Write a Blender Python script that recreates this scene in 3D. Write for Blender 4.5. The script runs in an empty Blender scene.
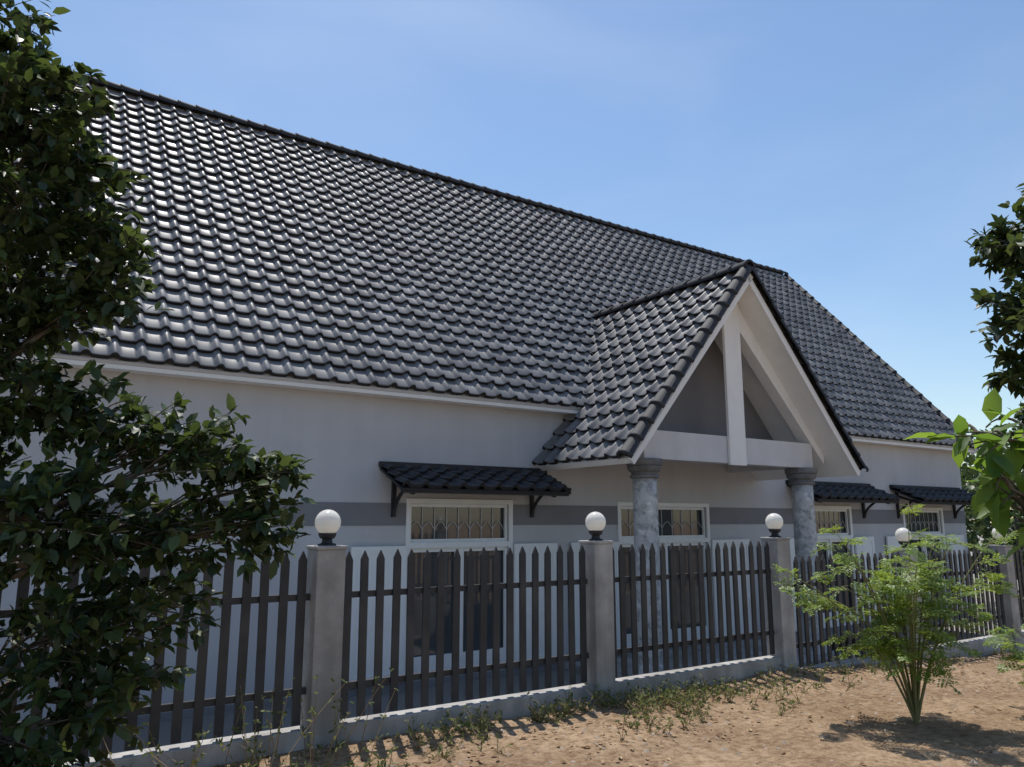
import bpy, math, random
import numpy as np
from mathutils import Vector, Matrix, noise as mnoise
random.seed(7)
scene=bpy.context.scene
H=1.73
YAW=math.radians(33.94)

# ------------------------------------------------------------ materials
def new_mat(name):
    m=bpy.data.materials.new(name); m.use_nodes=True
    nt=m.node_tree; b=nt.nodes['Principled BSDF']
    return m,nt,b
def noisy(name,c1,c2,scale=3,rough=0.8,bump=0.2,bscale=60,detail=4,spec=0.3,metal=0,dist=0.01,c3=None,s3=0.4,streak=0):
    m,nt,b=new_mat(name); N=nt.nodes; L=nt.links
    tc=N.new('ShaderNodeTexCoord')
    n=N.new('ShaderNodeTexNoise'); n.inputs['Scale'].default_value=scale; n.inputs['Detail'].default_value=detail; n.inputs['Roughness'].default_value=0.65
    L.new(tc.outputs['Object'],n.inputs['Vector'])
    r=N.new('ShaderNodeValToRGB'); r.color_ramp.elements[0].position=0.3; r.color_ramp.elements[1].position=0.7
    r.color_ramp.elements[0].color=(*c1,1); r.color_ramp.elements[1].color=(*c2,1)
    L.new(n.outputs['Fac'],r.inputs['Fac'])
    out=r.outputs['Color']
    if c3:
        n3=N.new('ShaderNodeTexNoise'); n3.inputs['Scale'].default_value=s3; n3.inputs['Detail'].default_value=4
        L.new(tc.outputs['Object'],n3.inputs['Vector'])
        r3=N.new('ShaderNodeValToRGB'); r3.color_ramp.elements[0].position=0.45; r3.color_ramp.elements[1].position=0.65
        L.new(n3.outputs['Fac'],r3.inputs['Fac'])
        mx=N.new('ShaderNodeMixRGB'); L.new(r3.outputs['Color'],mx.inputs['Fac']); L.new(out,mx.inputs['Color1']); mx.inputs['Color2'].default_value=(*c3,1)
        out=mx.outputs['Color']
    if streak:
        mp=N.new('ShaderNodeMapping'); mp.inputs['Scale'].default_value=(4,4,0.3); L.new(tc.outputs['Object'],mp.inputs['Vector'])
        n4=N.new('ShaderNodeTexNoise'); n4.inputs['Scale'].default_value=1.1; n4.inputs['Detail'].default_value=5; L.new(mp.outputs[0],n4.inputs['Vector'])
        mr=N.new('ShaderNodeMapRange'); mr.inputs['From Min'].default_value=0.3; mr.inputs['From Max'].default_value=0.6; mr.inputs['To Min'].default_value=1-streak; mr.inputs['To Max'].default_value=1.0
        L.new(n4.outputs['Fac'],mr.inputs['Value'])
        ml=N.new('ShaderNodeMixRGB'); ml.blend_type='MULTIPLY'; ml.inputs['Fac'].default_value=1; L.new(out,ml.inputs['Color1']); L.new(mr.outputs['Result'],ml.inputs['Color2']); out=ml.outputs['Color']
    L.new(out,b.inputs['Base Color'])
    b.inputs['Roughness'].default_value=rough; b.inputs['Specular IOR Level'].default_value=spec; b.inputs['Metallic'].default_value=metal
    if bump:
        n2=N.new('ShaderNodeTexNoise'); n2.inputs['Scale'].default_value=bscale; n2.inputs['Detail'].default_value=2
        L.new(tc.outputs['Object'],n2.inputs['Vector'])
        bp=N.new('ShaderNodeBump'); bp.inputs['Strength'].default_value=bump; bp.inputs['Distance'].default_value=dist
        L.new(n2.outputs['Fac'],bp.inputs['Height']); L.new(bp.outputs['Normal'],b.inputs['Normal'])
    return m
M={}
M['wall']=noisy('wall_paint',(0.47,0.47,0.49),(0.52,0.52,0.54),scale=1.2,rough=0.85,bump=0.15,bscale=40,streak=0.05)
M['band']=noisy('band_paint',(0.19,0.19,0.205),(0.22,0.22,0.235),scale=1.5,rough=0.8,bump=0.1)
M['white']=noisy('white_paint',(0.76,0.76,0.76),(0.83,0.83,0.82),scale=2,rough=0.6,bump=0.0,streak=0.04)
M['beam']=noisy('beam_paint',(0.55,0.55,0.57),(0.62,0.62,0.64),scale=2,rough=0.7,bump=0.08,streak=0.06)
M['cement']=noisy('cement_render',(0.33,0.322,0.31),(0.49,0.48,0.465),scale=5,rough=0.9,bump=0.4,bscale=40,c3=(0.3,0.285,0.265),s3=1.3,streak=0.3)
M['fence']=noisy('fence_paint',(0.030,0.031,0.035),(0.044,0.045,0.050),scale=8,rough=0.5,bump=0.0,c3=(0.058,0.057,0.058),s3=2.5)
M['stone']=noisy('grey_marble',(0.12,0.12,0.125),(0.75,0.75,0.75),scale=11,rough=0.45,bump=0.1,detail=8,c3=(0.5,0.5,0.51),s3=6)
M['capital']=noisy('capital_stone',(0.12,0.12,0.125),(0.2,0.2,0.205),scale=9,rough=0.7)
M['iron']=noisy('black_iron',(0.02,0.02,0.022),(0.035,0.035,0.04),scale=9,rough=0.5,bump=0.0)
M['bark']=noisy('bark',(0.06,0.048,0.036),(0.16,0.135,0.105),scale=14,rough=0.95,bump=0.6,bscale=30,dist=0.02)
M['twig']=noisy('green_twig',(0.13,0.14,0.05),(0.2,0.19,0.09),scale=14,rough=0.8,bump=0)
M['lip_shade']=noisy('tile_edge_shade',(0.022,0.022,0.025),(0.04,0.04,0.044),scale=6,rough=0.75,bump=0,spec=0.2)  # shade under each tile course, painted dark on the front lip faces

def glass_mat():
    m,nt,b=new_mat('window_glass')
    b.inputs['Base Color'].default_value=(0.06,0.065,0.07,1); b.inputs['Roughness'].default_value=0.05
    b.inputs['Specular IOR Level'].default_value=0.9
    return m
M['glass']=glass_mat()
def globe_mat():
    m,nt,b=new_mat('opal_globe'); N=nt.nodes; L=nt.links
    b.inputs['Base Color'].default_value=(0.9,0.89,0.85,1); b.inputs['Roughness'].default_value=0.12
    tr=N.new('ShaderNodeBsdfTranslucent'); tr.inputs['Color'].default_value=(0.9,0.89,0.85,1)
    mix=N.new('ShaderNodeMixShader'); mix.inputs['Fac'].default_value=0.4
    L.new(b.outputs[0],mix.inputs[1]); L.new(tr.outputs[0],mix.inputs[2]); L.new(mix.outputs[0],N['Material Output'].inputs['Surface'])
    return m
M['globe']=globe_mat()

TW=0.30
def tile_mat(name,courselen,dark,light,rough,spec=0.45):
    m,nt,b=new_mat(name); N=nt.nodes; L=nt.links
    tc=N.new('ShaderNodeTexCoord'); sep=N.new('ShaderNodeSeparateXYZ'); L.new(tc.outputs['Object'],sep.inputs[0])
    def fl(sock,d):
        a=N.new('ShaderNodeMath'); a.operation='DIVIDE'; L.new(sock,a.inputs[0]); a.inputs[1].default_value=d
        f=N.new('ShaderNodeMath'); f.operation='FLOOR'; L.new(a.outputs[0],f.inputs[0]); return f.outputs[0]
    cb=N.new('ShaderNodeCombineXYZ'); L.new(fl(sep.outputs['X'],TW),cb.inputs[0]); L.new(fl(sep.outputs['Y'],courselen),cb.inputs[1])
    wn=N.new('ShaderNodeTexWhiteNoise'); wn.noise_dimensions='2D'; L.new(cb.outputs[0],wn.inputs['Vector'])
    r=N.new('ShaderNodeValToRGB'); r.color_ramp.elements[0].color=(*dark,1); r.color_ramp.elements[1].color=(*light,1)
    L.new(wn.outputs['Value'],r.inputs['Fac'])
    n=N.new('ShaderNodeTexNoise'); n.inputs['Scale'].default_value=1.3; n.inputs['Detail'].default_value=5; L.new(tc.outputs['Object'],n.inputs['Vector'])
    mr=N.new('ShaderNodeMapRange'); mr.inputs['From Min'].default_value=0.3; mr.inputs['From Max'].default_value=0.7; mr.inputs['To Min'].default_value=0.8; mr.inputs['To Max'].default_value=1.18
    L.new(n.outputs['Fac'],mr.inputs['Value'])
    mx=N.new('ShaderNodeMixRGB'); mx.blend_type='MULTIPLY'; mx.inputs['Fac'].default_value=1
    L.new(r.outputs['Color'],mx.inputs['Color1']); L.new(mr.outputs['Result'],mx.inputs['Color2'])
    L.new(mx.outputs['Color'],b.inputs['Base Color'])
    mr2=N.new('ShaderNodeMapRange'); mr2.inputs['To Min'].default_value=rough-0.04; mr2.inputs['To Max'].default_value=rough+0.1
    L.new(wn.outputs['Value'],mr2.inputs['Value']); L.new(mr2.outputs['Result'],b.inputs['Roughness'])
    b.inputs['Specular IOR Level'].default_value=spec
    return m
M['ridge']=noisy('ridge_tile',(0.028,0.029,0.033),(0.046,0.048,0.053),scale=5,rough=0.7,bump=0.0,spec=0.25)

def leaf_mat(name,dark,light,trans=0.35,rough=0.45):
    m,nt,b=new_mat(name); N=nt.nodes; L=nt.links
    geo=N.new('ShaderNodeNewGeometry'); 
    r=N.new('ShaderNodeValToRGB'); r.color_ramp.elements[0].color=(*dark,1); r.color_ramp.elements[1].color=(*light,1)
    L.new(geo.outputs['Random Per Island'],r.inputs['Fac'])
    L.new(r.outputs['Color'],b.inputs['Base Color']); b.inputs['Roughness'].default_value=rough; b.inputs['Specular IOR Level'].default_value=0.4
    tr=N.new('ShaderNodeBsdfTranslucent'); hs=N.new('ShaderNodeHueSaturation'); hs.inputs['Hue'].default_value=0.475; hs.inputs['Value'].default_value=1.9; hs.inputs['Saturation'].default_value=1.1
    L.new(r.outputs['Color'],hs.inputs['Color']); L.new(hs.outputs['Color'],tr.inputs['Color'])
    mix=N.new('ShaderNodeMixShader'); mix.inputs['Fac'].default_value=trans
    out=N['Material Output']; L.new(b.outputs[0],mix.inputs[1]); L.new(tr.outputs[0],mix.inputs[2]); L.new(mix.outputs[0],out.inputs['Surface'])
    return m
M['leaf']=leaf_mat('tree_leaf',(0.016,0.03,0.012),(0.065,0.10,0.028),0.28)
M['leaf_bright']=leaf_mat('young_leaf',(0.06,0.13,0.025),(0.12,0.21,0.04),0.5)
M['leaf_shrub']=leaf_mat('feathery_leaf',(0.12,0.20,0.04),(0.2,0.29,0.06),0.42)
M['leaf_far']=leaf_mat('far_leaf',(0.03,0.052,0.018),(0.07,0.11,0.035),0.22)
M['dry']=leaf_mat('dry_leaf',(0.2,0.13,0.07),(0.42,0.31,0.18),0.15,rough=0.8)
M['weed']=leaf_mat('weed_leaf',(0.05,0.085,0.025),(0.2,0.22,0.09),0.3,rough=0.8)

# ------------------------------------------------------------ helpers
def empty(name,rot=True):
    e=bpy.data.objects.new(name,None); scene.collection.objects.link(e)
    if rot: e.rotation_euler=(0,0,YAW)
    return e
def mesh(name,v,f,mat,parent=None,smooth=False):
    me=bpy.data.meshes.new(name); me.from_pydata([tuple(p) for p in v],[],[tuple(q) for q in f]); me.update()
    ob=bpy.data.objects.new(name,me); scene.collection.objects.link(ob)
    me.materials.append(mat)
    if smooth: me.polygons.foreach_set('use_smooth',[True]*len(me.polygons))
    if parent: ob.parent=parent
    return ob
class MB:
    def __init__(s): s.v=[]; s.f=[]
    def add(s,v,f):
        o=len(s.v); s.v+= [tuple(p) for p in v]; s.f+=[tuple(i+o for i in q) for q in f]
    def box(s,x0,x1,y0,y1,z0,z1):
        s.add([(x0,y0,z0),(x1,y0,z0),(x1,y1,z0),(x0,y1,z0),(x0,y0,z1),(x1,y0,z1),(x1,y1,z1),(x0,y1,z1)],
              [(0,3,2,1),(4,5,6,7),(0,1,5,4),(1,2,6,5),(2,3,7,6),(3,0,4,7)])
    def beam(s,p0,p1,w,h,up=(0,0,1)):
        p0=Vector(p0);p1=Vector(p1);d=(p1-p0).normalized();u=Vector(up);sd=d.cross(u).normalized();u=sd.cross(d).normalized()
        a=sd*w/2;b=u*h/2
        s.add([p0-a-b,p0+a-b,p0+a+b,p0-a+b,p1-a-b,p1+a-b,p1+a+b,p1-a+b],[(0,1,2,3),(7,6,5,4),(0,4,5,1),(1,5,6,2),(2,6,7,3),(3,7,4,0)])
    def tube(s,pts,rad,n=6,cap=True):
        pts=[Vector(p) for p in pts]; o=len(s.v); ref=Vector((0.3,0.7,0.2))
        for i,p in enumerate(pts):
            d=(pts[min(i+1,len(pts)-1)]-pts[max(i-1,0)]).normalized()
            a=d.cross(ref); 
            if a.length<1e-3: a=d.cross(Vector((1,0,0)))
            a.normalize(); b=d.cross(a)
            for k in range(n):
                t=2*math.pi*k/n; s.v.append(tuple(p+(a*math.cos(t)+b*math.sin(t))*rad[i]))
        for i in range(len(pts)-1):
            for k in range(n):
                k2=(k+1)%n; s.f.append((o+i*n+k,o+i*n+k2,o+(i+1)*n+k2,o+(i+1)*n+k))
        if cap: s.f.append(tuple(o+(len(pts)-1)*n+k for k in range(n)))
    def lathe(s,cx,cy,prof,n=28):
        o=len(s.v)
        for r,z in prof:
            for k in range(n):
                t=2*math.pi*k/n; s.v.append((cx+r*math.cos(t),cy+r*math.sin(t),z))
        for i in range(len(prof)-1):
            for k in range(n):
                k2=(k+1)%n; s.f.append((o+i*n+k,o+i*n+k2,o+(i+1)*n+k2,o+(i+1)*n+k))
        s.f.append(tuple(o+(len(prof)-1)*n+k for k in range(n))); s.f.append(tuple(o+k for k in reversed(range(n))))
    def make(s,name,mat,parent=None,smooth=False,bevel=0):
        ob=mesh(name,s.v,s.f,mat,parent,smooth)
        if bevel:
            m=ob.modifiers.new('bev','BEVEL'); m.width=bevel; m.segments=2; m.limit_method='ANGLE'
        return ob

# ------------------------------------------------------------ camera, sun, sky
cam=bpy.data.cameras.new('camera'); co=bpy.data.objects.new('camera',cam); scene.collection.objects.link(co)
cam.sensor_width=36; cam.lens=27; cam.clip_end=2000; cam.clip_start=0.05
co.location=(0,0,H); co.rotation_euler=(math.radians(90+10.12),0,0); scene.camera=co
EL=math.radians(68); AZ=math.radians(-16)
sv=Vector((math.sin(AZ)*math.cos(EL),math.cos(AZ)*math.cos(EL),math.sin(EL)))
sl=bpy.data.lights.new('sun','SUN'); sl.energy=5.0; sl.angle=math.radians(0.5); sl.color=(1,0.95,0.88)
so=bpy.data.objects.new('sun',sl); scene.collection.objects.link(so); so.rotation_euler=sv.to_track_quat('Z','Y').to_euler()
w=bpy.data.worlds.new('World'); scene.world=w; w.use_nodes=True; nt=w.node_tree; N=nt.nodes; L=nt.links
bg=N['Background']; sky=N.new('ShaderNodeTexSky'); sky.sky_type='NISHITA'; sky.sun_disc=False; sky.sun_elevation=EL; sky.sun_rotation=AZ
sky.air_density=1.2; sky.dust_density=0.4; sky.ozone_density=2.5; sky.altitude=0
tc=N.new('ShaderNodeTexCoord'); mp=N.new('ShaderNodeMapping'); mp.inputs['Scale'].default_value=(1.2,1.2,3.2); L.new(tc.outputs['Generated'],mp.inputs['Vector'])
cn=N.new('ShaderNodeTexNoise'); cn.inputs['Scale'].default_value=1.6; cn.inputs['Detail'].default_value=7; cn.inputs['Roughness'].default_value=0.5; cn.inputs['Distortion'].default_value=0.4
L.new(mp.outputs[0],cn.inputs['Vector'])
cr=N.new('ShaderNodeMapRange'); cr.inputs['From Min'].default_value=0.45; cr.inputs['From Max'].default_value=0.8; cr.inputs['To Min'].default_value=0; cr.inputs['To Max'].default_value=0.22
L.new(cn.outputs['Fac'],cr.inputs['Value'])
mx=N.new('ShaderNodeMixRGB'); L.new(cr.outputs['Result'],mx.inputs['Fac']); L.new(sky.outputs[0],mx.inputs['Color1']); mx.inputs['Color2'].default_value=(5.6,6.2,7.2,1)
hs=N.new('ShaderNodeHueSaturation'); hs.inputs['Saturation'].default_value=1.05; L.new(mx.outputs[0],hs.inputs['Color'])
L.new(hs.outputs[0],bg.inputs['Color']); bg.inputs['Strength'].default_value=0.14
scene.view_settings.view_transform='Standard'; scene.view_settings.look='None'; scene.view_settings.exposure=0

# ------------------------------------------------------------ ground (house-frame coordinates, one sheet)
def smooth(a,b,x):
    t=min(1,max(0,(x-a)/(b-a))); return t*t*(3-2*t)
def gh(x,y):
    z=-0.055*max(0,min(x-8,9)) 
    n=mnoise.noise(Vector((x*0.9,y*0.9,0)))*0.05+mnoise.noise(Vector((x*3,y*3,5)))*0.02+mnoise.noise(Vector((x*8,y*8,9)))*0.008
    fade=1-smooth(25,60,abs(x)+abs(y))
    z+=n*fade
    z-=0.6*smooth(6.1,6.2,y)*smooth(-30,-20,x)*(1-smooth(30,40,x))
    return z
def axis(lo,hi,fine0,fine1,st):
    a=list(np.arange(fine0,fine1,st)); x=fine0; s=st
    while x>lo: s*=1.5; x-=s; a.insert(0,x)
    x=fine1; s=st; 
    while x<hi: a.append(x); s*=1.5; x+=s
    a.append(x); return a
xs=axis(-600,600,-4,22,0.09); ys=axis(-600,600,0,6.05,0.09); ys=[y for y in ys if y<6.06]+[6.1,6.15,6.2,6.4,7,8,10,14,20,30,60,120,300,700]
gv=[(x,y,gh(x,y)) for y in ys for x in xs]; nx=len(xs)
gf=[(j*nx+i,j*nx+i+1,(j+1)*nx+i+1,(j+1)*nx+i) for j in range(len(ys)-1) for i in range(nx-1)]
def ground_mat():
    m,nt,b=new_mat('dirt'); N=nt.nodes; L=nt.links
    tc=N.new('ShaderNodeTexCoord')
    def nz(sc,d=6,r=0.6):
        n=N.new('ShaderNodeTexNoise'); n.inputs['Scale'].default_value=sc; n.inputs['Detail'].default_value=d; n.inputs['Roughness'].default_value=r; L.new(tc.outputs['Object'],n.inputs['Vector']); return n
    n1=nz(0.8,6,0.7); r=N.new('ShaderNodeValToRGB'); e=r.color_ramp.elements
    e[0].position=0.3; e[0].color=(0.28,0.185,0.115,1); e[1].position=0.65; e[1].color=(0.54,0.39,0.255,1)
    L.new(n1.outputs['Fac'],r.inputs['Fac'])
    n2=nz(14,6,0.75); r2=N.new('ShaderNodeValToRGB'); r2.color_ramp.elements[0].position=0.35; r2.color_ramp.elements[0].color=(0.5,0.45,0.4,1); r2.color_ramp.elements[1].position=0.58; r2.color_ramp.elements[1].color=(1.03,1.03,1.03,1)
    L.new(n2.outputs['Fac'],r2.inputs['Fac'])
    mx=N.new('ShaderNodeMixRGB'); mx.blend_type='MULTIPLY'; mx.inputs['Fac'].default_value=1; L.new(r.outputs[0],mx.inputs['Color1']); L.new(r2.outputs[0],mx.inputs['Color2'])
    sep=N.new('ShaderNodeSeparateXYZ'); L.new(tc.outputs['Object'],sep.inputs[0])
    g=N.new('ShaderNodeMath'); g.operation='GREATER_THAN'; g.inputs[1].default_value=6.16; L.new(sep.outputs['Y'],g.inputs[0])
    mx2=N.new('ShaderNodeMixRGB'); L.new(g.outputs[0],mx2.inputs['Fac']); L.new(mx.outputs[0],mx2.inputs['Color1']); mx2.inputs['Color2'].default_value=(0.3,0.285,0.26,1)
    L.new(mx2.outputs[0],b.inputs['Base Color']); b.inputs['Roughness'].default_value=0.95; b.inputs['Specular IOR Level'].default_value=0.1
    n3=nz(35,5,0.8); bp=N.new('ShaderNodeBump'); bp.inputs['Strength'].default_value=0.9; bp.inputs['Distance'].default_value=0.04
    L.new(n3.outputs['Fac'],bp.inputs['Height']); L.new(bp.outputs[0],b.inputs['Normal'])
    return m
g=mesh('ground',gv,gf,ground_mat(),smooth=True); g.rotation_euler=(0,0,YAW)
cY,sY=math.cos(YAW),math.sin(YAW)
def h2w(x,y,z=0): return Vector((x*cY-y*sY,x*sY+y*cY,z))
def w2h(r,f): return (r*cY+f*sY,-r*sY+f*cY)
def groundz(r,f): return gh(*w2h(r,f))

# ------------------------------------------------------------ house
house=empty('house')
E=10.0; EZ=1.87+H; R=15.46; RZ=8.08+H; XR=21.5; XL=-6.2; WY=10.3; FL=-0.6
sl_len=math.hypot(R-E,RZ-EZ); ang=math.atan2(RZ-EZ,R-E)
def wave(p):
    if p<0.40: return 0.056*math.sin(math.pi*p/0.40)**0.75
    return -0.008*math.sin(math.pi*(p-0.40)/0.60)
def roof_tiles(name,O,U,V,width,length,rows,mat,parent):
    c=length/rows; S=10; cols=int(math.ceil(width/TW)); v=[];f=[]
    prof=[]
    for i in range(cols*S+1):
        u=i*TW/S
        if u>width+1e-6: break
        prof.append((u,wave(((i%S)/S))))
    n=len(prof)
    for j in range(rows):
        o=len(v); v0=j*c; v1=(j+1)*c+0.03
        jit=[random.uniform(-0.008,0.008) for _ in range(cols+2)]
        jz=[random.uniform(-0.004,0.004) for _ in range(cols+2)]
        for k,(vv,hh) in enumerate([(v0+0.012,0.0),(v0,0.058),(v0+0.012,0.066),(v1,0.004)]):
            for i,(u,h) in enumerate(prof):
                t=i//S; v.append((u,vv+(jit[t] if k<3 else 0),h*(0.8 if k==0 else 1)+hh+jz[t]))
        for k in range(3):
            for i in range(n-1):
                f.append((o+k*n+i,o+k*n+i+1,o+(k+1)*n+i+1,o+(k+1)*n+i))
    ob=mesh(name,v,f,mat,parent,smooth=False)
    me=ob.data; me.materials.append(M['lip_shade']); fl=[]; mi=[]
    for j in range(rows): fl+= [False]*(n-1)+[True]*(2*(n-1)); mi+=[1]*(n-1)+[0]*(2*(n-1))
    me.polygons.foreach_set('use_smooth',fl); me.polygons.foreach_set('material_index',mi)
    Uv=Vector(U);Vv=Vector(V);Nv=Uv.cross(Vv)
    mtx=Matrix((( Uv.x,Vv.x,Nv.x,O[0]),(Uv.y,Vv.y,Nv.y,O[1]),(Uv.z,Vv.z,Nv.z,O[2]),(0,0,0,1)))
    ob.matrix_local=mtx
    return ob,mtx
def slab(name,mtx,width,length,mat,parent,t0=-0.07,t1=-0.012):
    b=MB(); b.box(0,width,0,length,t0,t1); ob=b.make(name,mat,parent); ob.matrix_local=mtx; return ob
def caps(name,p0,p1,up,parent,rad=0.11,seg=0.34,flat=0.9):
    p0=Vector(p0);p1=Vector(p1);d=(p1-p0);Lg=d.length;d.normalize();sd=d.cross(Vector(up)).normalized();u=sd.cross(d).normalized()
    n=max(1,round(Lg/seg)); s=Lg/n; b=MB(); K=10
    for i in range(n):
        a=p0+d*(i*s-0.015); e=p0+d*((i+1)*s+0.03); o=len(b.v)
        jz=random.uniform(-.006,.006)
        for (pp,rr) in ((a,rad*0.72),(a,rad*1.08),(a+d*0.05,rad*1.08),(a+d*0.055,rad*0.98),(e,rad*0.86)):
            for k in range(K+1):
                t=math.pi*(-0.08+1.16*k/K); b.v.append(tuple(pp+sd*math.cos(t)*rr+u*(math.sin(t)*rr*flat+jz)))
        for q in range(4):
            for k in range(K):
                b.f.append((o+q*(K+1)+k,o+q*(K+1)+k+1,o+(q+1)*(K+1)+k+1,o+(q+1)*(K+1)+k))
    return b.make(name,M['ridge'],parent,smooth=True)
rows=25; tm=tile_mat('roof_tile',sl_len/rows,(0.13,0.13,0.135),(0.215,0.215,0.22),0.47)
W=XR-XL
V=(0,math.cos(ang),math.sin(ang))
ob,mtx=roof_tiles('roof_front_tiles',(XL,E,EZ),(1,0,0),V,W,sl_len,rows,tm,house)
slab('roof_front_deck',mtx,W,sl_len,M['beam'],house)
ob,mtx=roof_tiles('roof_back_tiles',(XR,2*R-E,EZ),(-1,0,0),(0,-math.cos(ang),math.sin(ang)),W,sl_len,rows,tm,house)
slab('roof_back_deck',mtx,W,sl_len,M['beam'],house)
caps('ridge_caps',(XL,R,RZ+0.07),(XR,R,RZ+0.07),(0,0,1),house,rad=0.13)
nrm=(0,-math.sin(ang),math.cos(ang))
o=Vector(nrm)*0.03
caps('rake_caps',Vector((XR-0.02,E-0.02,EZ))+o,Vector((XR-0.02,R,RZ))+o,nrm,house,rad=0.10)
caps('rake_caps_far',Vector((XL,E-0.02,EZ))+o,Vector((XL,R,RZ))+o,nrm,house,rad=0.11)
b=MB(); b.box(XL,XR-0.02,E+0.035,E+0.06,EZ-0.095,EZ-0.045); b.box(XL,XR-0.04,E+0.06,WY-0.003,EZ-0.09,EZ-0.075)
b.make('eave_fascia',M['white'],house)
b=MB(); b.beam(Vector((XR-0.01,E,EZ-0.10)),Vector((XR-0.01,R,RZ-0.10)),0.03,0.2,(0,0,1)); b.beam(Vector((XR-0.01,2*R-E,EZ-0.10)),Vector((XR-0.01,R,RZ-0.10)),0.03,0.2)
b.make('barge_board',M['white'],house)

wins=[(5.13,6.86,'d'),(9.22,11.40,'d'),(14.55,16.05,'d'),(18.3,20.0,'d')]
DT=0.25+H; DB=FL+0.1
WXL=XL+0.4; WXR=21.2; T=0.2
wall=MB(); band=MB()
cur=WXL
for a,c,_ in wins+[(WXR,WXR,None)]:
    wall.box(cur,a,WY,WY+T,FL-0.2,EZ-0.08)
    band.box(cur if cur==WXL else cur+0.07,a if a==WXR else a-0.07,WY-0.012,WY-0.002,DT-0.32,DT+0.0)
    if _: wall.box(a,c,WY,WY+T,DT,EZ-0.08); wall.box(a,c,WY,WY+T,FL-0.2,DB)
    cur=c
wall.box(WXR-T,WXR,WY+T,2*R-WY,FL-0.2,EZ-0.08); wall.box(WXL,WXL+T,WY+T,2*R-WY,FL-0.2,EZ-0.08); wall.box(WXL+T,WXR-T,2*R-WY-T,2*R-WY,FL-0.2,EZ-0.08)
tn=math.tan(ang)
for x0,x1 in ((WXR-T,WXR),(WXL,WXL+T)):
    y0=WY; y1=2*R-WY; z0=EZ-0.08; zr=z0+(R-WY)*tn
    wall.add([(x0,y0,z0),(x0,y1,z0),(x0,R,zr),(x1,y0,z0),(x1,y1,z0),(x1,R,zr)],[(0,2,1),(3,4,5),(0,3,5,2),(2,5,4,1)])
wall.make('walls',M['wall'],house); band.make('wall_band',M['band'],house)
b=MB(); b.box(WXL-0.02,WXR+0.02,WY-0.03,WY-0.001,FL-0.2,FL+0.09); b.make('plinth',M['band'],house)
fr=MB(); gl=MB(); sh=MB(); gr=MB()
MZ=-0.36+H
for a,c,_ in wins:
    t=0.07
    y0=WY-0.03; y1=WY+0.09
    fr.box(a-t,a,y0,y1,DB,DT+t); fr.box(c,c+t,y0,y1,DB,DT+t); fr.box(a,c,y0,y1,DT,DT+t)
    fr.box(a,c,y0+0.004,y1,MZ-0.04,MZ+0.04)
    m=(a+c)/2; fr.box(m-0.025,m+0.025,y0+0.02,y1,DB,MZ-0.04)
    for s0,s1 in ((a,m-0.025),(m+0.025,c)):
        fr.box(s0,s0+0.05,WY+0.03,WY+0.07,DB,MZ-0.04); fr.box(s1-0.05,s1,WY+0.03,WY+0.07,DB,MZ-0.04)
        fr.box(s0+0.05,s1-0.05,WY+0.03,WY+0.07,DB,DB+0.3); fr.box(s0+0.05,s1-0.05,WY+0.03,WY+0.07,MZ-0.1,MZ-0.04)
    for q0,q1 in ((a,a+0.04),(c-0.04,c)): fr.box(q0,q1,WY+0.03,WY+0.07,MZ+0.04,DT)
    fr.box(a+0.04,c-0.04,WY+0.03,WY+0.07,MZ+0.04,MZ+0.09); fr.box(a+0.04,c-0.04,WY+0.03,WY+0.07,DT-0.05,DT)
    gl.box(a,c,WY+0.1,WY+0.11,DB,DT)
    k=8
    for i in range(1,k):
        x=a+0.04+(c-a-0.08)*i/k; gr.box(x-0.0045,x+0.0045,WY+0.08,WY+0.088,MZ+0.09,DT-0.05)
    for i in range(k):
        x0_=a+0.04+(c-a-0.08)*i/k; wd_=(c-a-0.08)/k
        gr.tube([(x0_+wd_*q/8,WY+0.078,MZ+0.22+0.12*math.sin(math.pi*q/8)) for q in range(9)],[0.005]*9,4,cap=False)
    hw=(c-a)/2-0.02
    for x0,x1 in ((a-t-hw,a-t-0.01),(c+t+0.01,c+t+hw)):
        y=WY-0.075
        sh.box(x0,x0+0.09,y,y+0.04,DB+0.02,MZ); sh.box(x1-0.09,x1,y,y+0.04,DB+0.02,MZ)
        for z0,z1 in ((DB+0.02,DB+0.14),(DB+0.75,DB+0.85),(MZ-0.1,MZ)): sh.box(x0+0.09,x1-0.09,y,y+0.04,z0,z1)
        sh.box(x0+0.09,x1-0.09,y+0.012,y+0.028,DB+0.14,DB+0.75)
        sh.box(x0+0.09,x1-0.09,y+0.012,y+0.028,DB+0.85,MZ-0.1)
fr.make('window_frames',M['white'],house); gl.make('window_glass',M['glass'],house); sh.make('shutters',M['white'],house); gr.make('transom_grilles',M['beam'],house)

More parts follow.
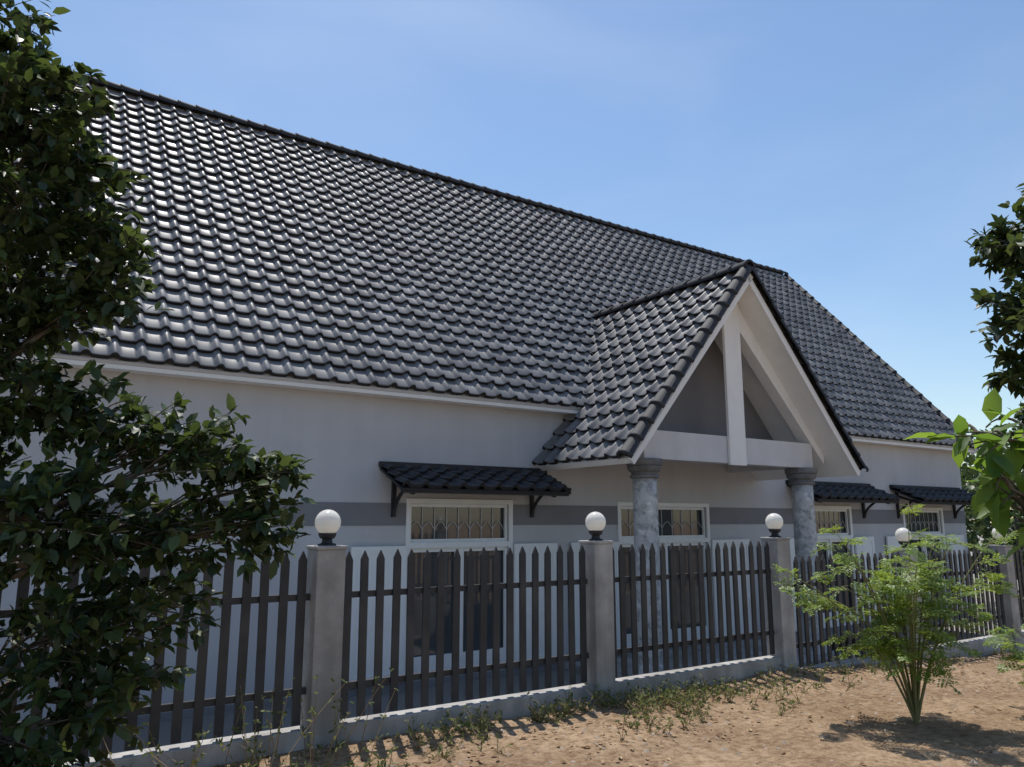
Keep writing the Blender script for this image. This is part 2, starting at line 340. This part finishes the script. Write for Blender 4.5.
def awning(x0,x1,idx):
    par=house; zt=0.77+H; zb=0.44+H; yo=9.55; Lw=math.hypot(WY-yo,zt-zb); aa=math.atan2(zt-zb,WY-yo)
    tmA=tile_mat('awning_tile',Lw/3,(0.03,0.032,0.036),(0.05,0.052,0.058),0.5,0.3)
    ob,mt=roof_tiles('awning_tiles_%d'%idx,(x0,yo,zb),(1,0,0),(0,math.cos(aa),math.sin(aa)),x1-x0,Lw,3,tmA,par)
    slab('awning_deck_%d'%idx,mt,x1-x0,Lw,M['iron'],par,-0.04,-0.005)
    b=MB(); b.box(x0-0.02,x1+0.02,WY-0.09,WY-0.001,zt-0.01,zt+0.07)
    for xb in (x0+0.22,(x1-0.25)):
        b.beam((xb,WY-0.03,zt-0.72),(xb,WY-0.03,zt-0.06),0.06,0.05,(0,1,0))
        b.beam((xb,WY-0.06,zt-0.2),(xb,yo+0.1,zb-0.06),0.06,0.05)
        P=[]
        for i in range(9):
            t=i/8; P.append((xb,WY-0.05-(0.52)*t**1.6,zt-0.68+0.44*t**0.8))
        b.tube(P,[0.028]*9,6)
    b.beam((x0+0.02,yo+0.06,zb-0.045),(x1-0.02,yo+0.06,zb-0.045),0.05,0.04)
    b.make('awning_frame_%d'%idx,M['iron'],par)
for i,(a,c) in enumerate([(4.63,7.55),(13.9,16.85),(17.8,20.9)]): awning(a,c,i)

# ------------------------------------------------------------ portico (part of the house)
G=8.05; PX0,PX1=7.38,13.02; PC=(PX0+PX1)/2; PEZ=0.877+H; PRZ=0.513*G+H; YI=12.1
pl=math.hypot(PC-PX0,PRZ-PEZ); pa=math.atan2(PRZ-PEZ,PC-PX0)
tmP=tile_mat('portico_tile',pl/13,(0.11,0.11,0.115),(0.18,0.18,0.185),0.45)
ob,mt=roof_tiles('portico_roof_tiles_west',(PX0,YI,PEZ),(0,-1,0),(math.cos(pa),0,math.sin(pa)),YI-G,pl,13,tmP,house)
slab('portico_deck_west',mt,YI-G,pl,M['white'],house,-0.12)
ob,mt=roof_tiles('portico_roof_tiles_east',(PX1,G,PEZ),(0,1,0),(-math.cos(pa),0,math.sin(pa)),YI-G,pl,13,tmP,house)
slab('portico_deck_east',mt,YI-G,pl,M['white'],house,-0.12)
caps('portico_ridge_caps',(PC,G-0.04,PRZ+0.07),(PC,YI,PRZ+0.07),(0,0,1),house,rad=0.12)
for s,x in ((-1,PX0),(1,PX1)):
    nn=Vector((s*math.sin(pa),0,math.cos(pa)))
    caps('portico_rake_caps',Vector((x-s*-0.02,G+0.02,PEZ-0.01))+nn*0.03,Vector((PC,G+0.02,PRZ))+nn*0.03,nn,house,rad=0.125)
    b=MB()
    b.beam(Vector((x,G-0.0,PEZ))+nn*-0.10,Vector((PC,G-0.0,PRZ))+nn*-0.10,0.03,0.09,nn)
    b.make('portico_barge_board',M['white'],house)
TY0,TY1=8.5,8.72
tp=math.tan(pa)
truss=MB()
th=0.30
for s in (-1,1):
    xo=PC+s*(PC-PX0-0.42)
    zr=PRZ-0.19
    def pt(x,dz,y): return (x,y,zr-abs(x-PC)*tp+dz)
    A=[pt(xo,0,TY0),pt(PC,0,TY0),pt(PC,-th/math.cos(pa),TY0),pt(xo,-th/math.cos(pa)*0.35,TY0)]
    B=[(p[0],TY1,p[2]) for p in A]
    truss.add(A+B,[(0,1,2,3),(7,6,5,4),(0,4,5,1),(1,5,6,2),(2,6,7,3),(3,7,4,0)])
truss.box(PC-0.2,PC+0.2,TY0-0.05,TY0-0.002,2.66-0.03,PRZ-0.45)
truss.make('portico_truss',M['white'],house)
bm=MB(); bz0,bz1=2.66,3.10
bm.box(PX0+0.75,PX1-0.75,TY0+0.004,TY1-0.004,bz0,bz1)
bm.box(PX0+0.75,PX0+0.95,TY1,WY-0.002,bz0+0.003,bz1-0.003); bm.box(PX1-0.95,PX1-0.75,TY1,WY-0.002,bz0+0.003,bz1-0.003)
bm.make('portico_beams',M['beam'],house)
b=MB(); b.box(PX0+0.95,PX1-0.95,TY1,WY-0.002,bz1-0.06,bz1-0.02); b.make('portico_ceiling',M['wall'],house)
b=MB(); y0=9.35; hb=(PRZ-0.14-bz1)/tp
b.add([(PC-hb,y0,bz1-0.01),(PC+hb,y0,bz1-0.01),(PC,y0,PRZ-0.14),(PC-hb,y0+.1,bz1-0.01),(PC+hb,y0+.1,bz1-0.01),(PC,y0+.1,PRZ-0.14)],[(0,1,2),(5,4,3),(0,3,4,1),(1,4,5,2),(2,5,3,0)])
b.make('portico_gable_wall',M['band'],house)
for i,x in enumerate((8.27,12.13)):
    c=MB(); cyy=8.66; r=0.185
    prof=[(0.27,FL-0.1),(0.27,FL+0.12),(0.24,FL+0.16),(0.24,FL+0.2),(0.2,FL+0.26)]+[(r+0.012-0.012*k/8,FL+0.3+(2.36-FL-0.3)*k/8) for k in range(9)]
    c.lathe(x,cyy,prof); c.make('portico_column_%d'%i,M['stone'],house,smooth=True)
    c=MB(); c.lathe(x,cyy,[(0.19,2.36),(0.225,2.37),(0.225,2.41),(0.2,2.42),(0.2,2.45),(0.24,2.47),(0.26,2.52),(0.26,2.55)]); c.lathe(x,cyy,[(0.265,2.553),(0.28,2.58),(0.28,2.657)])
    c.make('column_capital_%d'%i,M['capital'],house,bevel=0.008)
b=MB(); b.box(PX0+0.5,PX1-0.5,8.1,WY-0.035,FL-0.2,FL+0.08); b.make('portico_floor',M['cement'],house)

# ------------------------------------------------------------ fence
fence=empty('picket_fence')
FY=6.15; SP=2.85
drop=lambda i:(0 if i<=2 else -0.19 if i<6 else -0.4)
posts=MB(); base=MB(); pk=MB(); rl=MB()
for n,i in enumerate(range(-4,9)):
    x=2.32+SP*i; dz=drop(i); hw=0.12
    posts.box(x-hw,x+hw,FY-hw,FY+hw,-0.9,1.50+dz)
    posts.box(x-hw-0.01,x+hw+0.01,FY-hw-0.01,FY+hw+0.01,1.50+dz,1.53+dz)
    if i<8:
        d2=drop(i) if i<2 else drop(i+1)
        x0=x+hw; x1=x+SP-hw
        bt=0.15+d2
        base.box(x0-0.002,x1+0.002,FY-0.085,FY+0.085,-0.9,bt)
        n=18; st=(x1-x0)/n
        for k in range(n):
            cx=x0+st*(k+0.5)+random.uniform(-.005,.005); wv=0.033; y0=FY-0.022; y1=FY; zb=bt+0.03; zt=1.485+d2+random.uniform(-.008,.008); zs=zt-0.07
            lean=random.uniform(-.009,.009)
            pk.add([(cx-wv,y0,zb),(cx+wv,y0,zb),(cx+wv+lean,y0,zs),(cx+lean,y0,zt),(cx-wv+lean,y0,zs),(cx-wv,y1,zb),(cx+wv,y1,zb),(cx+wv+lean,y1,zs),(cx+lean,y1,zt),(cx-wv+lean,y1,zs)],
                   [(0,1,2,3,4),(9,8,7,6,5),(0,5,6,1),(1,6,7,2),(2,7,8,3),(3,8,9,4),(4,9,5,0)])
        for z in (1.13+d2,0.42+d2): rl.box(x0,x1,FY+0.001,FY+0.041,z-0.025,z+0.025)
posts.make('fence_posts',M['cement'],fence,bevel=0.008); base.make('fence_base_wall',M['cement'],fence,bevel=0.006); pk.make('pickets',M['fence'],fence); rl.make('rails',M['fence'],fence)
for i in range(-1,7):
    x=2.32+SP*i; dz=drop(i); e=empty('post_lamp'); 
    b=MB(); z=1.53+dz
    b.lathe(x,FY,[(0.075,z),(0.075,z+0.012),(0.045,z+0.022),(0.04,z+0.05),(0.06,z+0.06),(0.072,z+0.085),(0.072,z+0.1),(0.05,z+0.1)],20); b.make('lamp_base',M['iron'],e,smooth=False)
    b=MB(); R0=0.105; zc=z+0.185
    b.lathe(x,FY,[(R0*math.sin(t),zc-R0*math.cos(t)) for t in [math.pi*(0.2+0.797*k/18) for k in range(19)]],28); b.make('lamp_globe',M['globe'],e,smooth=True)

# ------------------------------------------------------------ vegetation
def leaves_mesh(name,P,D,Nn,size,mat,parent,width=0.42,fold=0.12,droop=0.15):
    P=np.array(P);D=np.array(D);Nn=np.array(Nn);size=np.array(size)[:,None]
    D/= np.linalg.norm(D,axis=1)[:,None]+1e-9
    S=np.cross(D,Nn); S/=np.linalg.norm(S,axis=1)[:,None]+1e-9; Nn=np.cross(S,D)
    prof=[(0,0,0),(0.3,-.42,fold),(0.32,0,0),(0.3,.42,fold),(0.68,-.36,fold),(0.7,0,-.04),(0.68,.36,fold),(1,0,-droop)]
    n=len(P); V=np.zeros((n,8,3))
    for k,(a,s,h) in enumerate(prof):
        V[:,k,:]=P+size*(D*a+S*(s*width/0.42)*1.0*0.5+Nn*(h*width))
    V=V.reshape(-1,3)
    tris=[(0,2,1),(0,3,2)];quads=[(1,2,5,4),(2,3,6,5)];t2=[(4,5,7),(5,6,7)]
    base=(np.arange(n)*8)[:,None]
    allf=tris+quads+t2
    flat=np.concatenate([np.array(f)[None,:]+base for f in allf],axis=1)
    tot=[len(f) for f in allf]
    me=bpy.data.meshes.new(name); me.vertices.add(n*8); me.vertices.foreach_set('co',V.ravel())
    me.loops.add(flat.size); me.loops.foreach_set('vertex_index',flat.ravel().astype(np.int32))
    tt=np.tile(tot,n); st=np.concatenate([[0],np.cumsum(tt)[:-1]])
    me.polygons.add(len(tt)); me.polygons.foreach_set('loop_start',st.astype(np.int32)); me.polygons.foreach_set('loop_total',tt.astype(np.int32))
    me.polygons.foreach_set('use_smooth',[True]*len(tt))
    me.update(calc_edges=True); me.validate()
    me.materials.append(mat)
    ob=bpy.data.objects.new(name,me); scene.collection.objects.link(ob); ob.parent=parent
    return ob
def rv(): 
    v=Vector((random.gauss(0,1),random.gauss(0,1),random.gauss(0,1))); return v.normalized()
def bez(p0,p1,p2,n=8):
    return [p0.lerp(p1,t).lerp(p1.lerp(p2,t),t) for t in [i/n for i in range(n+1)]]
def tree(name,trunk,tr,clusters,twigs=34,lpt=13,lsize=(0.09,0.14),matL='leaf',width=0.5,branch_r=0.028,seed=1):
    random.seed(seed)
    par=empty(name,rot=False); wood=MB(); P=[];D=[];NN=[];S=[]
    trunk=[Vector(p) for p in trunk]
    wood.tube(trunk,tr,9)
    for (cx,cy,cz,rx,rz) in clusters:
        c=Vector((cx,cy,cz)); 
        best=min(range(len(trunk)),key=lambda i:(trunk[i]-(c-Vector((0,0,0.5)))).length)
        p0=trunk[best]; mid=(p0+c)/2+Vector((0,0,0.12))+rv()*0.12
        path=bez(p0,mid,c,8); wood.tube(path,[branch_r*(1-0.1*i) for i in range(9)],6)
        for t in range(int(twigs*(rx/0.4)**1.5)):
            d=rv(); rr=random.uniform(0.35,1.0)**0.6
            e=c+Vector((d.x*rx,d.y*rx,d.z*rz))*rr*random.uniform(0.85,1.35)
            s=path[random.choice((5,6,7,8))]
            m=(s+e)/2+Vector((0,0,random.uniform(-.02,.1)))
            tp=bez(s,m,e,6); wood.tube(tp,[0.006-0.0007*i for i in range(7)],4,cap=False)
            for q in range(lpt):
                u=random.uniform(0.3,1.0)**0.7; k=min(5,int(u*6)); p=tp[k].lerp(tp[k+1],u*6-k)
                td=(tp[k+1]-tp[k]).normalized()
                dd=(td*0.5+rv()*0.8+Vector((0,0,-0.15))).normalized()
                nrm=(Vector((0,0,1))+rv()*0.65).normalized()
                P.append(p+rv()*0.02);D.append(dd);NN.append(nrm);S.append(random.uniform(*lsize))
    wood.make('branches',M['bark'],par,smooth=True)
    leaves_mesh('foliage',P,D,NN,S,M[matL],par,width=width)
    return par
cl=[]
def C(rf,zf,f,rx,rz=None): cl.append((rf*f,f,zf*f+H,rx,rz or rx*0.85))
C(-.70,.64,4.2,.28);C(-.625,.60,4.2,.2);C(-.655,.52,4.3,.38);C(-.60,.47,4.2,.30);C(-.575,.39,4.2,.28,.22);C(-.535,.36,4.2,.24);C(-.53,.30,4.2,.2);C(-.66,.42,4.0,.42);C(-.72,.56,4.1,.42)
C(-.66,.32,4.2,.38);C(-.59,.28,4.2,.26);C(-.70,.24,4.1,.34);C(-.82,.75,4.3,.55);C(-.85,.5,4.2,.6);C(-.85,.25,4.2,.5);C(-.95,.95,4.5,.6)
C(-.62,.15,4.1,.30);C(-.54,.14,4.2,.26);C(-.46,.12,4.2,.26);C(-.38,.09,4.2,.27);C(-.30,.055,4.3,.2);C(-.30,.0,4.3,.24);C(-.39,-.02,4.2,.32)
C(-.51,.0,4.1,.38);C(-.62,.0,3.8,.42);C(-.55,-.14,4.0,.36);C(-.45,-.11,4.1,.30);C(-.48,-.21,4.0,.28);C(-.60,-.26,3.8,.38);C(-.72,.06,4.0,.4);C(-.75,-.2,3.7,.4);C(-.64,-.38,3.6,.3);C(-.53,-.35,3.8,.27)
tree('broadleaf_tree',[(-3.25,4.1,-0.15),(-3.2,4.12,0.5),(-3.15,4.1,1.3),(-3.2,4.15,2.2),(-3.25,4.2,3.2),(-3.3,4.25,4.2),(-3.4,4.3,5.0)],[.11,.09,.08,.075,.065,.05,.03],cl,twigs=44,lpt=13,lsize=(0.06,0.115),seed=11)
cl=[]
C(.69,.37,6.4,.42);C(.695,.28,6.2,.42);C(.675,.19,6.3,.25);C(.76,.3,6.6,.7);C(.80,.45,6.6,.6);C(.70,.13,6.5,.26);C(.85,.2,6.4,.7)
tree('broadleaf_tree',[(5.6,6.7,-0.5),(5.55,6.7,0.6),(5.5,6.65,1.6),(5.4,6.6,2.6),(5.35,6.5,3.6),(5.3,6.5,4.6)],[.14,.12,.1,.09,.06,.03],cl,twigs=40,lpt=13,lsize=(0.09,0.14),seed=12)
cl=[]
C(.61,.11,2.5,.10,.06);C(.655,.11,2.6,.10,.07);C(.645,.04,2.5,.11,.07);C(.66,-.015,2.5,.10,.06);C(.76,.1,2.6,.22);C(.80,-.1,2.6,.25)
tree('sapling',[(2.15,2.7,-0.1),(2.12,2.7,0.6),(2.1,2.68,1.2),(2.05,2.65,1.8),(2.0,2.6,2.2)],[.025,.022,.018,.013,.008],cl,twigs=56,lpt=3,lsize=(0.08,0.13),matL='leaf_bright',branch_r=0.006,seed=15,width=.5)

def feathery(name,base,hgt,spread,nst,nfr,seed,lo=0.3):
    random.seed(seed); par=empty(name,rot=False); wood=MB(); V=[];F=[]
    base=Vector(base)
    def leaflet(p,d,s,l,w):
        o=len(V); m=p+d*l*0.5
        V.extend([tuple(p),tuple(m+s*w),tuple(p+d*l),tuple(m-s*w)]); F.append((o,o+1,o+2,o+3))
    for i in range(nst):
        a=2*math.pi*i/nst+random.uniform(-.5,.5); out=Vector((math.cos(a),math.sin(a)*0.8,0)); k=random.uniform(0.2,1)
        p2=base+out*spread*k+Vector((0,0,hgt*random.uniform(.55,1.0)*(1.12-0.35*k))); p1=base+out*spread*0.3*k+Vector((0,0,hgt*0.5))
        path=bez(base,p1,p2,10); wood.tube(path,[0.012-0.0009*q for q in range(11)],5)
        for j in range(nfr):
            u=lo+(1-lo)*(j+random.random())/nfr; u=min(u,0.999); kk=int(u*10); p=path[kk].lerp(path[kk+1],u*10-kk)
            az=random.uniform(0,2*math.pi); fd=(Vector((math.cos(az),math.sin(az),random.uniform(-0.1,0.9)))+out*0.5).normalized(); Lf=random.uniform(0.2,0.42)
            fr_=bez(p,p+fd*Lf*0.6,p+fd*Lf+Vector((0,0,-0.3*Lf)),10); wood.tube(fr_[::2],[0.003]*6,3,cap=False)
            for q in range(2,11,1):
                d=(fr_[q]-fr_[q-1]).normalized(); s=d.cross(Vector((0,0,1)))
                if s.length<.1: continue
                s.normalize(); s=(s+Vector((0,0,random.uniform(-.5,.5)))).normalized(); n=s.cross(d)
                Lp=0.12*math.sin(math.pi*(0.25+0.7*q/11))*random.uniform(.7,1.15)
                for sg in (-1,1):
                    if random.random()<.12: continue
                    pd=(s*sg+d*0.55-Vector((0,0,random.uniform(-.1,.3)))).normalized(); ps=pd.cross(n).normalized()
                    for h in range(1,7):
                        pp=fr_[q]+pd*Lp*h/6
                        for s2 in (-1,1):
                            ld=(ps*s2+pd*0.35+rv()*0.3).normalized(); leaflet(pp,ld,pd,0.027,0.0085)
    wood.make('stems',M['twig'],par,smooth=True)
    mesh('foliage',V,F,M['leaf_shrub'],par)
feathery('feathery_shrub',(3.5,7.05,groundz(3.5,7.05)-0.02),2.05,1.15,17,9,3,0.25)
feathery('feathery_shrub',(5.05,7.3,groundz(5.05,7.3)-0.02),0.95,0.6,9,7,6)
random.seed(21)

def far_mass(name,blobs,n,ls,mat):
    P=[];D=[];NN=[];S=[]
    for (x,y,z,rx,rz) in blobs:
        for i in range(int(n*rx*rx)):
            d=rv(); k=random.uniform(0.5,1.05); lump=1+0.35*mnoise.noise(Vector((d.x*2.5+x,d.y*2.5+y,d.z*2.5)))
            P.append((x+d.x*rx*k*lump,y+d.y*rx*k*lump,z+d.z*rz*k*lump)); D.append(rv()); NN.append((Vector((0,0,.8))+rv()).normalized()); S.append(random.uniform(*ls))
    e=empty(name,rot=False); leaves_mesh('foliage',P,D,NN,S,M[mat],e,width=0.6)
    b=MB()
    for (x,y,z,rx,rz) in blobs: b.tube([(x,y,-1.5),(x+.1,y,z*0.5),(x,y,z)],[.22,.16,.08],7)
    b.make('trunks',M['bark'],e,smooth=True)
bl=[(15.2,23.5,1.9,2.2,2.3),(17.0,26,2.5,2.8,2.6),(15.8,20.5,.6,1.8,1.8),(18.5,22,1.8,2.5,2.5),(22,27,2.6,3,3),(27,26,3,3.2,3.2),(-14,30,3,4,4),(-20,24,3,4,4),(33,22,2.5,3.5,3.3),(14.2,18,-.1,1.1,1.2)]
far_mass('background_trees',bl,430,(0.15,0.3),'leaf_far')

P=[];D=[];NN=[];S=[]
wd=MB()
for i in range(430):
    x=random.uniform(-0.5,16); y=FY-0.18-abs(random.gauss(0,0.35)); 
    if random.random()<0.6: x=random.gauss(5.2,1.2); y=FY-.2-abs(random.gauss(0,.5))
    if mnoise.noise(Vector((x*1.4,y*1.4,8)))<-0.12: continue
    z=gh(x,y); p=h2w(x,y,z); hh=random.uniform(.04,.2)
    for k in range(random.randint(2,5)):
        t=p+Vector((random.gauss(0,.09),random.gauss(0,.09),hh*random.uniform(.5,1.1))); pth=bez(p,p.lerp(t,.5)+Vector((0,0,.04)),t,4)
        wd.tube(pth,[0.003,0.0028,0.0025,0.002,0.001],3,cap=False)
        for q in range(7):
            u=random.random(); P.append(pth[min(4,int(u*5))]);D.append((rv()+Vector((0,0,.4))).normalized());NN.append(rv());S.append(random.uniform(.015,.05))
for i in range(36):
    x=random.gauss(1.75,0.45); y=5.7+random.gauss(0,.2); z=gh(x,y); p=h2w(x,y,z); hh=random.uniform(.2,.65)
    t=p+Vector((random.gauss(0,.15),random.gauss(0,.1),hh)); pth=bez(p,p.lerp(t,.5)+Vector((0,0,.06)),t,5); wd.tube(pth,[0.004,0.0035,0.003,0.0025,0.002,0.001],3,cap=False)
    for q in range(12):
        u=random.uniform(.3,1); P.append(pth[min(5,int(u*6))]);D.append(rv());NN.append(rv());S.append(random.uniform(.02,.05))
e=empty('weeds',rot=False); wd.make('stalks',M['dry'],e); leaves_mesh('foliage',P,D,NN,S,M['weed'],e,width=0.4)
P=[];D=[];NN=[];S=[]
for i in range(3200):
    x=random.uniform(-1,16); y=FY-0.1-abs(random.gauss(0,1.3)); 
    if mnoise.noise(Vector((x*1.1,y*1.1,3)))<-0.05 and random.random()<.8: continue
    z=gh(x,y)
    P.append(h2w(x,y,z+0.012));d=rv();d.z*=.15;D.append(d.normalized());NN.append((Vector((0,0,1))+rv()*.35).normalized());S.append(random.uniform(.02,.065))
e=empty('fallen_leaves',rot=False); leaves_mesh('leaves',P,D,NN,S,M['dry'],e,width=0.5,fold=.25)
st=MB()
for i in range(1500):
    x=random.uniform(-1,16); y=FY-0.1-abs(random.gauss(0,1.6)); z=gh(x,y); c=h2w(x,y,z); r=random.choice((.006,.008,.012,.018,.028))*random.uniform(.7,1.3)
    vs=[c+Vector((a*random.uniform(.7,1.2),b_*random.uniform(.7,1.2),c_*random.uniform(.5,.8)))*r for a,b_,c_ in ((1,0,0),(0,1,0),(-1,0,0),(0,-1,0),(0,0,1),(0,0,-1),)]
    st.add(vs,[(0,1,4),(1,2,4),(2,3,4),(3,0,4),(1,0,5),(2,1,5),(3,2,5),(0,3,5)])
st.make('pebbles',noisy('pebble',(0.3,0.23,0.17),(0.5,0.4,0.31),scale=4,rough=.9,bump=0))
